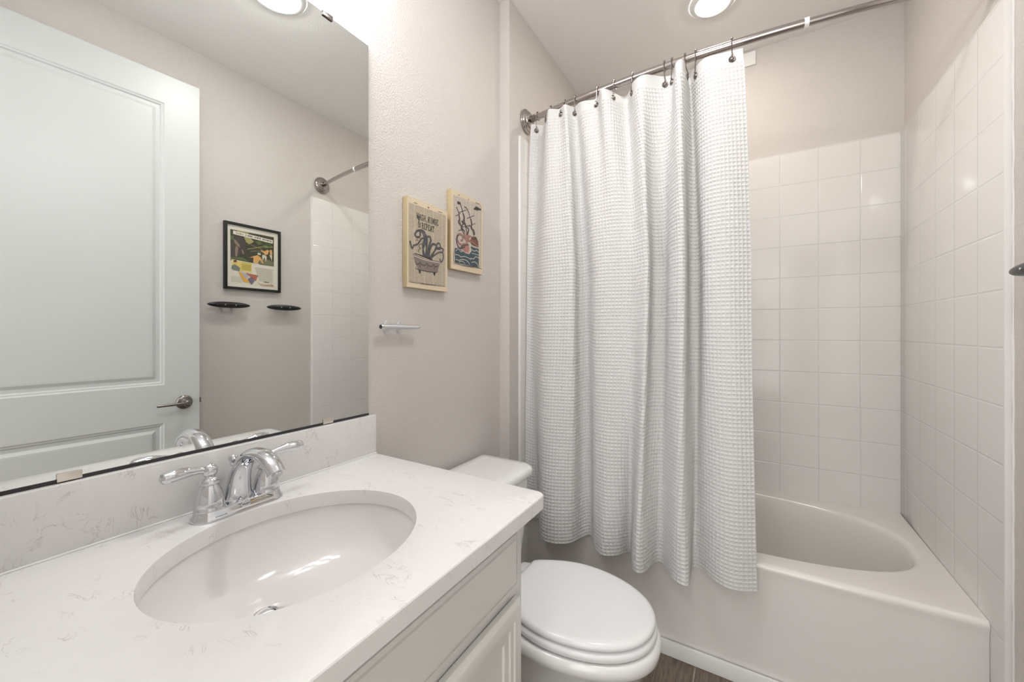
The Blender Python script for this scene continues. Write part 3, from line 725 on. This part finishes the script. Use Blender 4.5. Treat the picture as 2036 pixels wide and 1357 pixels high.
for i in range(15):
    c = 0.375 - i*0.0142; a0 = 0.505 + (0.09*i/15)
    stroke(b, P3, [(a0, c), (0.855 - random.uniform(0, 0.03), c)], 0.0042, 0.0006, len(keys)-1, 0.81)
for i in range(6):
    c = 0.205 - i*0.015; stroke(b, P3, [(0.11, c), (0.265 + 0.005*i, c)], 0.0036, 0.0006, len(keys)-1, 0.81)
put('print', b, [M['p_mat'], M['p_page']] + [M['p_'+k] for k in keys[2:]], fr, auto=False)

# ------------------------------------------------------------------ dock cleats
def cleat(label, group, x, sgn, yc, zc, L, mat, smat, foot=True):
    """horn bar standing off the wall on two feet; sgn = direction out of the wall"""
    t = thing('dock_cleat', label, 'cleat', (x, yc, zc), group)
    s = L/0.205; so = 0.0378*s if not foot else 0.0235
    b = MB(); n = 25; pts = []; rad = []
    for i in range(n):
        q = -1 + 2*i/(n-1)
        if foot: r = (0.0092 - 0.0022*(q+1)/2 + 0.0012*math.exp(-((q+0.25)/0.3)**2))*(1 if -0.97 < q < 0.93 else 0.72)
        else: r = 0.0168*s*max(0.02, 1-abs(q)**2.2)**0.5
        pts.append((x + sgn*(so + 0.002*s*q*q), yc + q*L/2, zc)); rad.append(r)
    b.tube(pts, rad, 20, flat=0.95 if foot else 1.0, up=(0, 0, 1)); put('horn', b, mat, t)
    if foot:
        g = MB(); g.lathe([(.0062, 0), (.0058, .0006), (0, .0007)], pts[0], (0, -1, 0), 16); put('hollow_shade', g, M['dark'], t)  # dark disc painted as the shade inside the horn's hollow end
    for q in (-1, 1):
        f = MB(); yy = (yc - 0.013 if foot else yc) + q*0.0255*s*(1.30 if foot else 1)
        hw = 0.0075*s
        rs_ = []
        for d, hh, ww in ((0.0005, 0.026, 0.0105), (0.004, 0.026, 0.0105), (0.0055, 0.020, 0.009), (0.012, 0.011, 0.0075), (0.024, 0.009, 0.007), (0.034, 0.009, 0.007)):
            hh *= s*(1 if foot else 0.5); ww *= s*1.1; d *= s*(0.62 if foot else 1)
            rs_.append([(x+sgn*d, yy + ww*math.copysign(abs(math.cos(2*PI*j/20))**0.7, math.cos(2*PI*j/20)), zc + hh*math.copysign(abs(math.sin(2*PI*j/20))**0.8, math.sin(2*PI*j/20))) for j in range(20)])
        f.rings(rs_, True, True, True); fo = put('foot', f, mat, t)
        if foot:
            for k in (-1, 1):
                g = MB(); g.lathe([(0.0048*s, 0), (0.0046*s, 0.0015), (0.003*s, 0.0022)], (x+sgn*0.0040*s, yy, zc+k*0.0185*s), (sgn, 0, 0), 14); put('screw', g, smat, fo)
        else:
            g = MB(); g.lathe([(0.0030, 0), (0.0028, 0.001), (0.0, 0.0012)], (x+sgn*(so+0.0166*s), yy, zc), (sgn, 0, 0), 12); put('screw', g, smat, t)
cleat('chrome dock cleat on the left wall below the page prints', None, 0.0, 1, 0.862, 1.243, 0.156, M['alum'], M['screw'])
cleat('black dock cleat on the right wall, the one nearer the door', 'black cleats', W, -1, 1.043, 1.372, 0.205, M['black'], M['screw'], False)
cleat('black dock cleat on the right wall, the one nearer the tub', 'black cleats', W, -1, 1.338, 1.372, 0.205, M['black'], M['screw'], False)

# ------------------------------------------------------------------ white vent plate high on the back wall
b = MB(); panel(b, lambda a, c, d: (a, 2.37-d, c), 0.83, 1.367+0, 0.967, 2.60, [(0, 0)]) if False else None
vent = thing('wall_vent', 'small white plate high on the back wall beside the curtain', 'vent', (0.89, 2.37, 2.59))
b.box((0.822, 2.362, 2.592), (0.9655, 2.3695, 2.660)); put('cover', b, M['vent'], vent, 0.0015)

# ------------------------------------------------------------------ shower rod
def rod_y(x): return 1.605 - 0.076*(1 - ((x-0.785)/0.73)**2)
RZ = 2.200
rod = thing('shower_rod', 'curved brushed metal shower curtain rod above the tub', 'curtain rod', (0.785, 1.6, RZ))
b = MB(); xs = [0.085 + i*(1.095-0.085)/40 for i in range(41)]; b.tube([(x, rod_y(x), RZ) for x in xs], 0.0132, 20); put('tube', b, M['nickel'], rod)
b = MB(); xs = [1.09 + i*(1.49-1.09)/20 for i in range(21)]; b.tube([(x, rod_y(x), RZ) for x in xs], 0.0113, 20); put('inner_tube', b, M['nickel'], rod)
b = MB(); b.tube([(1.086, rod_y(1.086), RZ), (1.098, rod_y(1.098), RZ)], 0.0152, 20); put('joint_ring', b, M['vent'], rod)
for x, s_ in ((0.05, 1), (W, -1)):
    b = MB(); b.lathe([(.052, .0005), (.054, .004), (.053, .009), (.047, .012), (.046, .016), (.042, .019), (.036, .0215), (.034, .026), (.026, .030), (.018, .033), (.013, .0335)], (x, 1.603, RZ), (s_, 0, 0), 40)
    fl_ = put('flange', b, M['nickel'], rod)
    d = Vector((s_, -0.21, 0)).normalized(); p = Vector((x, 1.603, RZ))
    b = MB(); b.tube([p + d*0.030, p + d*0.040], 0.0095, 18); b.tube([p + d*0.038, p + d*0.066], 0.0150, 20); put('collar', b, M['dnickel'], fl_)

# ------------------------------------------------------------------ shower curtain
TOP = [(.093,1.575),(.114,1.590),(.145,1.612),(.205,1.512),(.223,1.508),(.254,1.530),(.284,1.505),(.299,1.527),(.314,1.549),(.352,1.522),(.414,1.541),(.440,1.487),(.469,1.498),(.512,1.592),(.558,1.512),(.591,1.484),(.620,1.487),(.660,1.525),(.700,1.538),(.714,1.480),(.731,1.465),(.746,1.477),(.744,1.570),(.771,1.541),(.806,1.498),(.860,1.503),(.920,1.511)]
BOT = [(0.07, 1.56, 0.4031), (0.0979, 1.585, 0.3863), (0.1337, 1.585, 0.386), (0.1825, 1.4843, 0.365), (0.2464, 1.4674, 0.365), (0.2972, 1.4935, 0.365), (0.3176, 1.5238, 0.365), (0.3351, 1.5808, 0.365), (0.3755, 1.585, 0.3824), (0.4044, 1.5274, 0.365), (0.4296, 1.5073, 0.365), (0.4548, 1.4872, 0.365), (0.5053, 1.5216, 0.365), (0.5352, 1.585, 0.3589), (0.567, 1.4747, 0.365), (0.5926, 1.4441, 0.365), (0.6135, 1.4601, 0.365), (0.6332, 1.5441, 0.365), (0.6607, 1.5607, 0.365), (0.7051, 1.4813, 0.365), (0.7381, 1.4561, 0.365), (0.7624, 1.4644, 0.365), (0.7546, 1.585, 0.3626), (0.7881, 1.585, 0.3674), (0.8403, 1.5334, 0.365), (0.8954, 1.5139, 0.365), (0.9601, 1.5469, 0.365)]
MID = [(0.0752, 1.565, 1.45), (0.0905, 1.57, 1.45), (0.1163, 1.56, 1.45), (0.1766, 1.51, 1.45), (0.2287, 1.495, 1.45), (0.2788, 1.5, 1.45), (0.3339, 1.5, 1.45), (0.3206, 1.572, 1.45), (0.3682, 1.575, 1.45), (0.4067, 1.515, 1.45), (0.4532, 1.498, 1.45), (0.4945, 1.505, 1.45), (0.536, 1.515, 1.45), (0.5705, 1.505, 1.45), (0.608, 1.485, 1.45), (0.6268, 1.488, 1.45), (0.6205, 1.58, 1.45), (0.6708, 1.585, 1.45), (0.6904, 1.52, 1.45), (0.729, 1.475, 1.45), (0.7507, 1.482, 1.45), (0.7443, 1.6, 1.45), (0.7833, 1.6, 1.45), (0.8009, 1.535, 1.45), (0.8433, 1.51, 1.45), (0.8882, 1.508, 1.45), (0.9429, 1.535, 1.45)]
HT, K = 2.166, 24
tp = np.array([[*p, HT] for p in TOP]); bt = np.array(BOT); md_ = np.array(MID)
def dense(P): return np.array([list(v) for v in catmull([tuple(p) for p in P], K)])
dt, db, dm = dense(tp), dense(bt), dense(md_)
# smooth a little so the folds are round
def smooth(a, n):
    for _ in range(n):
        a2 = a.copy(); a2[1:-1] = 0.25*a[:-2] + 0.5*a[1:-1] + 0.25*a[2:]; a = a2
    return a
dt, db, dm = smooth(dt, 70), smooth(db, 70), smooth(dm, 80)
seg = 0.5*(np.linalg.norm(np.diff(dt[:, :2], axis=0), axis=1) + np.linalg.norm(np.diff(db[:, :2], axis=0), axis=1))
s_ = np.concatenate([[0], np.cumsum(seg)]); S = s_[-1]
CELL = 0.0136; SUB = 6
nc = int(round(S/0.0136)); NU = nc*SUB + 1
nr = int(round((HT-0.365)/CELL)); NV = nr*SUB + 1
su = np.linspace(0, S, NU)
T = np.stack([np.interp(su, s_, dt[:, i]) for i in range(3)], 1); Bm = np.stack([np.interp(su, s_, db[:, i]) for i in range(3)], 1); Mm = np.stack([np.interp(su, s_, dm[:, i]) for i in range(3)], 1)
tv = np.linspace(0, 1, NV)[:, None, None]
q1 = np.clip(tv/0.38, 0, 1)**0.7; q2 = np.clip((tv-0.38)/0.62, 0, 1); q2 = q2**1.6
Pm = np.where(tv < 0.38, T[None]*(1-q1) + Mm[None]*q1, Mm[None]*(1-q2) + Bm[None]*q2)
Pm[:, :, 2] = (T[None, :, 2]*(1-tv[:, :, 0]) + Bm[None, :, 2]*tv[:, :, 0])
# slow wandering of the folds
Pm[:, :, 1] += 0.006*np.sin(tv[:, :, 0]*5.0 + su[None]*9.0)*np.sin(tv[:, :, 0]*PI)
for r_ in range(NV):                                     # even cloth: every row runs by its own length
    row_ = Pm[r_]; L_ = np.concatenate([[0], np.cumsum(np.linalg.norm(np.diff(row_, axis=0), axis=1))])
    uu = np.linspace(0, L_[-1], NU); Pm[r_] = np.stack([np.interp(uu, L_, row_[:, i]) for i in range(3)], 1)
for _ in range(10):
    A2_ = Pm.copy(); A2_[:, 1:-1] = 0.25*Pm[:, :-2] + 0.5*Pm[:, 1:-1] + 0.25*Pm[:, 2:]; Pm = A2_
du = np.gradient(Pm, axis=1); dv = np.gradient(Pm, axis=0)
Nn = np.cross(du, dv); Nn /= np.linalg.norm(Nn, axis=2, keepdims=True) + 1e-12
if Nn[:, :, 1].mean() > 0: Nn = -Nn
for _ in range(14):                                     # even out the normals along each row
    A2_ = Nn.copy(); A2_[:, 1:-1] = 0.25*Nn[:, :-2] + 0.5*Nn[:, 1:-1] + 0.25*Nn[:, 2:]; Nn = A2_
Nn /= np.linalg.norm(Nn, axis=2, keepdims=True)
def ridge(n, sub):
    f = (np.arange(n) % sub)/sub; d = np.minimum(f, 1-f); return np.exp(-(d/0.17)**2)
hu = ridge(NU, SUB)[None, :]; hv = ridge(NV, SUB)[:, None]
hgt = 0.0027*np.maximum(hu, hv)
zfade = np.clip((np.arange(NV)[:, None] - SUB*2.2)/(SUB*1.0), 0, 1)        # plain band along the top
hgt = hgt*zfade
Pm = Pm + Nn*hgt[:, :, None]
CURT = Pm
me = bpy.data.meshes.new('curtain_cloth')
V = Pm.reshape(-1, 3); cl = Vector((0.5, 1.55, HT)); V = V - np.array(cl)
ii = np.arange(NV*NU).reshape(NV, NU)
F = np.stack([ii[:-1, :-1], ii[1:, :-1], ii[1:, 1:], ii[:-1, 1:]], -1).reshape(-1, 4)
me.vertices.add(len(V)); me.vertices.foreach_set('co', V.astype(np.float32).ravel())
me.loops.add(F.size); me.loops.foreach_set('vertex_index', F.astype(np.int32).ravel())
me.polygons.add(len(F)); me.polygons.foreach_set('loop_start', np.arange(0, F.size, 4, dtype=np.int32))
me.polygons.foreach_set('loop_total', np.full(len(F), 4, dtype=np.int32)); me.polygons.foreach_set('use_smooth', np.ones(len(F), dtype=bool))
me.update(calc_edges=True); me.validate(); me.materials.append(M['cloth'])
co_ = thing('shower_curtain', 'white waffle-weave shower curtain hanging in folds outside the tub', 'shower curtain', cl)
o = bpy.data.objects.new('cloth', me); C.objects.link(o); o.parent = co_
md = o.modifiers.new('thickness', 'SOLIDIFY'); md.thickness = 0.0012; md.offset = -1
# hooks: wire loop over the rod, bead and a round grommet disc on the cloth
ORD = ['first', 'second', 'third', 'fourth', 'fifth', 'sixth', 'seventh', 'eighth', 'ninth', 'tenth', 'eleventh', 'last']
HX = [.112, .191, .263, .314, .414, .484, .556, .672, .698, .742, .776, .888]
row = int(0.030/((HT-0.365)/(NV-1)))
line = CURT[row]
for k, hx in enumerate(HX):
    c = np.argmin(np.abs(line[:, 0]-hx) + 0.25*np.abs(line[:, 1]-1.53)); g = Vector(line[c]); nn_ = Vector(Nn[row, c])
    g = g + nn_*0.0015
    px_ = min(max(hx, 0.118), 0.9); ry = rod_y(px_)
    t = thing('curtain_hook', 'dark metal shower curtain hook with round disc, %s of the twelve from the left wall' % ORD[k], 'curtain hook', (px_, ry, RZ), 'curtain hooks on the rod')
    b = MB(); R = 0.0172; pts = []
    for i in range(13):
        a = math.radians(-60 + i*(260+0)/12)
        pts.append(Vector((px_, ry + R*math.cos(a), RZ + R*math.sin(a) + 0.002)))
    pts += [Vector((px_, ry-R*0.9, RZ-0.018)).lerp(g + Vector((0, -0.004, 0.022)), 0.55), g + nn_*0.003 + Vector((0, 0, 0.014)), g + nn_*0.003]
    b.tube(catmull(pts, 3), 0.0018, 8); wire = put('wire_loop', b, M['dnickel'], t)
    for bp, br_ in ((Vector((px_, ry-0.003, RZ+0.0195)), 0.0040), (g + nn_*0.003 + Vector((0, 0, 0.013)), 0.0034)):
        b = MB(); b.ball(bp, br_, 10); put('bead', b, M['dnickel'], wire)
    b = MB(); b.lathe([(.0105, 0), (.0108, .0015), (.0090, .0032), (.0062, .0020), (.0048, .0040), (.0025, .0060), (.0, .0064)], g, nn_, 20); put('disc', b, M['dnickel'], t)

# ------------------------------------------------------------------ toilet
TY = 1.105
toi = thing('toilet', 'white two-piece toilet with closed lid between the vanity and the tub', 'toilet', (0.35, TY, 0))
def egg(off, z, xb=0.298, xf=0.721, wm=0.174, xm=0.482, wb=0.108, n=40, sc=1.0):
    """seat outline: blunt at the back, elliptical at the front; off grows it"""
    o = []; half = []
    for i in range(n+1):
        a = PI/2*i/n; half.append((xm + (xf+off-xm)*math.sin(a)**1.0, (wm+off)*math.cos(a)**0.92 if i < n else 0.0))
    back = []
    for i in range(14):
        q = i/13; x = (xb-off) + (xm-(xb-off))*q; back.append((x, (wb+off) + (wm-wb)*math.sin(q*PI/2)**0.9))
    pts = back[:-1] + half
    cor = [((xb-off), (wb+off)*0.96)]
    up = cor + [(back[0][0]+0.003, back[0][1])] + pts[1:]
    r = [(x, TY + y*sc, z) for x, y in up] + [(x, TY - y*sc, z) for x, y in reversed(up[:-1])]
    return r
b = MB(); b.rings([egg(-.010, .4240), egg(-.003, .4243), egg(0, .428), egg(0, .433), egg(-.002, .4385), egg(-.008, .4425), egg(-.018, .4445), egg(-.035, .4454), egg(-.06, .446)], True, True, True); put('seat_lid', b, M['seat'], toi, angle=50)
b = MB(); b.rings([egg(-.006, .3975), egg(.001, .3985), egg(.004, .403), egg(.004, .411), egg(.001, .4175), egg(-.006, .4205), egg(-.02, .421)], True, True, True); put('seat', b, M['seat'], toi, angle=50)
def bowl(k, z, xb, xf, wm):
    return egg(0, z, xb, xf, wm, xb+(xf-xb)*0.47, wm*k)
b = MB(); b.rings([bowl(.80, .3935, .24, .718, .172), bowl(.80, .394, .235, .726, .179), bowl(.80, .389, .23, .733, .185), bowl(.80, .374, .23, .736, .188), bowl(.8, .358, .23, .734, .184), bowl(.8, .347, .228, .728, .166), bowl(.82, .328, .225, .715, .138), bowl(.84, .29, .215, .692, .120), bowl(.87, .23, .20, .655, .108),
                   bowl(.9, .17, .19, .63, .102), bowl(.93, .11, .18, .605, .102), bowl(.95, .05, .175, .60, .112), bowl(.95, .012, .17, .612, .122), bowl(.95, .0, .17, .614, .124)], True, True, True)
put('bowl', b, M['china'], toi, angle=60)
b = MB(); b.box((0.05, TY-0.115, 0.25), (0.31, TY+0.115, 0.392)); put('tank_deck', b, M['china'], toi, 0.02, 4)
for s2 in (-1, 1):
    b = MB(); b.box((0.262, TY+s2*0.075-0.02, 0.393), (0.300, TY+s2*0.075+0.02, 0.420)); put('hinge', b, M['seat'], toi, 0.006, 3)
def rrect(x0, x1, hy, r, z, n=8):
    o = []
    for cx_, cy_, a0 in ((x1-r, TY+hy-r, 0), (x0+r*.4, TY+hy-r*.4, PI/2), (x0+r*.4, TY-hy+r*.4, PI), (x1-r, TY-hy+r, 1.5*PI)):
        rad_ = r if cx_ > (x0+x1)/2 else r*.4
        for i in range(n+1):
            a = a0 + PI/2*i/n; o.append((cx_ + rad_*math.cos(a), cy_ + rad_*math.sin(a), z))
    return o
b = MB(); b.rings([rrect(.06, .215, .150, .03, .372), rrect(.045, .228, .168, .035, .40), rrect(.035, .240, .178, .035, .55), rrect(.03, .247, .183, .035, .705)], True, True, True); put('tank', b, M['china'], toi, angle=50)
b = MB(); b.rings([rrect(.026, .252, .188, .045, .704), rrect(.020, .261, .196, .05, .707), rrect(.018, .265, .200, .052, .714), rrect(.018, .265, .200, .052, .726), rrect(.021, .261, .197, .05, .7345), rrect(.030, .250, .187, .045, .739), rrect(.06, .22, .157, .03, .7405)], True, True, True); put('tank_lid', b, M['china'], toi, angle=50)
b = MB(); b.lathe([(.014, 0), (.014, .006), (.009, .009)], (.244, TY-.13, .655), (1, 0, 0)); b.tube([(.256, TY-.13, .655), (.260, TY-.10, .653), (.260, TY-.06, .648)], [.006, .006, .005], 12); put('flush_lever', b, M['chrome'], toi)

# ------------------------------------------------------------------ open door (seen in the mirror)
dA = Vector((-0.050, 0.855, 0)).normalized(); nA = Vector((-dA.y, dA.x, 0)); P0 = Vector((1.478, 0.032, 0)); DW, DT = 0.8566, 0.035
def dmap(a, c, d): return tuple(P0 + dA*a + Vector((0, 0, c)) + nA*d)
def door_slab():
    b = MB(); z0, z1 = 0.012, 2.442
    ys = [0.135, DW-0.135]; rows = [(0.25, 0.797), (0.977, 2.307)]
    cuts = [z0, rows[0][0], rows[0][1], rows[1][0], rows[1][1], z1]
    mbox(b, dmap, 0, z0, ys[0], z1, -DT, 0); mbox(b, dmap, ys[1], z0, DW, z1, -DT, 0)
    for i in (0, 2, 4): mbox(b, dmap, ys[0], cuts[i], ys[1], cuts[i+1], -DT, 0)
    for r0, r1 in rows:
        panel(b, dmap, ys[0], r0, ys[1], r1, [(0, 0), (0.006, -0.0035), (0.011, -0.004), (0.016, -0.0095), (0.030, -0.0095), (0.043, -0.0030), (0.05, -0.0025)])
        panel(b, dmap, ys[0], r0, ys[1], r1, [(0, -DT), (0.01, -DT+0.006), (0.05, -DT+0.004)])
    return b
dr = tag(put('door_1', door_slab(), M['door'], None, 0, auto=False), kind='structure')
ha, hz = 0.795, 0.885
b = MB(); b.lathe([(.0335, 0), (.0335, .003), (.031, .007), (.024, .011), (.015, .013), (.0135, .014), (.0125, .040), (.0165, .042), (.017, .050), (.0155, .056), (.010, .058), (.0095, .0585)], dmap(ha, hz, 0), tuple(nA), 32)
hd = put('door_handle', b, M['dnickel'], dr)
b = MB(); b.tube([dmap(ha, hz, .048), dmap(ha-.02, hz, .049), dmap(ha-.06, hz, .050), dmap(ha-.112, hz, .047)], [.0105, .0088, .0080, .0078], 16, flat=.8); put('lever', b, M['dnickel'], hd)
b = MB(); mbox(b, dmap, DW-.001, hz-.012, DW+.010, hz+.012, -DT*.72, -DT*.28); put('latch', b, M['dnickel'], dr, 0.002)
for z in (0.25, 1.2, 2.2):
    b = MB(); b.tube([(P0.x-.004, P0.y-.004, z-.045), (P0.x-.004, P0.y-.004, z+.045)], .006, 12); put('hinge', b, M['dnickel'], dr)

# ------------------------------------------------------------------ lamps
def downlight(name, label, x, y, lensm, r=0.072, dome=0.006):
    t = thing(name, label, 'ceiling light', (x, y, CEIL))
    b = MB(); b.lathe([(r, -.010), (r+.003, -.013), (r+.012, -.012), (r+.024, -.006), (r+.027, -.0005)], (x, y, CEIL), n=48, cap=False)
    put('trim_ring', b, M['vent'], t)
    b = MB(); b.lathe([(r*math.sin(q*PI/16), -.010 - dome*math.cos(q*PI/16)) for q in range(8, -1, -1)], (x, y, CEIL), n=48, cap=False); put('lens', b, lensm, t)
downlight('ceiling_light', 'round ceiling light above the bathtub', 0.80, 1.93, M['lens_tub'], 0.066, 0.014)
downlight('ceiling_light', 'round ceiling light in the middle of the room, seen in the mirror', 0.80, 0.925, M['lens_room'], 0.088, 0.020)
downlight('ceiling_light', 'unseen round fill light added to the hallway ceiling outside the door', 0.95, -0.95, M['lens_hall_fill'], 0.10)  # added fill lamp, out of view, brightens the room through the doorway
vl = thing('vanity_light', 'three-shade vanity light fixed above the mirror', 'wall light', (0.0, 0.40, 2.30))
b = MB(); b.box((0.001, 0.14, 2.275), (0.022, 0.66, 2.345)); put('back_plate', b, M['nickel'], vl, 0.004)
for y in (0.20, 0.40, 0.60):
    b = MB(); b.tube([(0.02, y, 2.31), (0.08, y, 2.312), (0.10, y, 2.29)], 0.007, 12); arm = put('arm', b, M['nickel'], vl)
    b = MB(); b.lathe([(.0, .012), (.020, .010), (.036, .0), (.048, -.02), (.054, -.055), (.052, -.085), (.040, -.105), (0, -.112)], (0.10, y, 2.30), n=28, cap=False); put('glass_shade', b, M['lens_van'], arm)
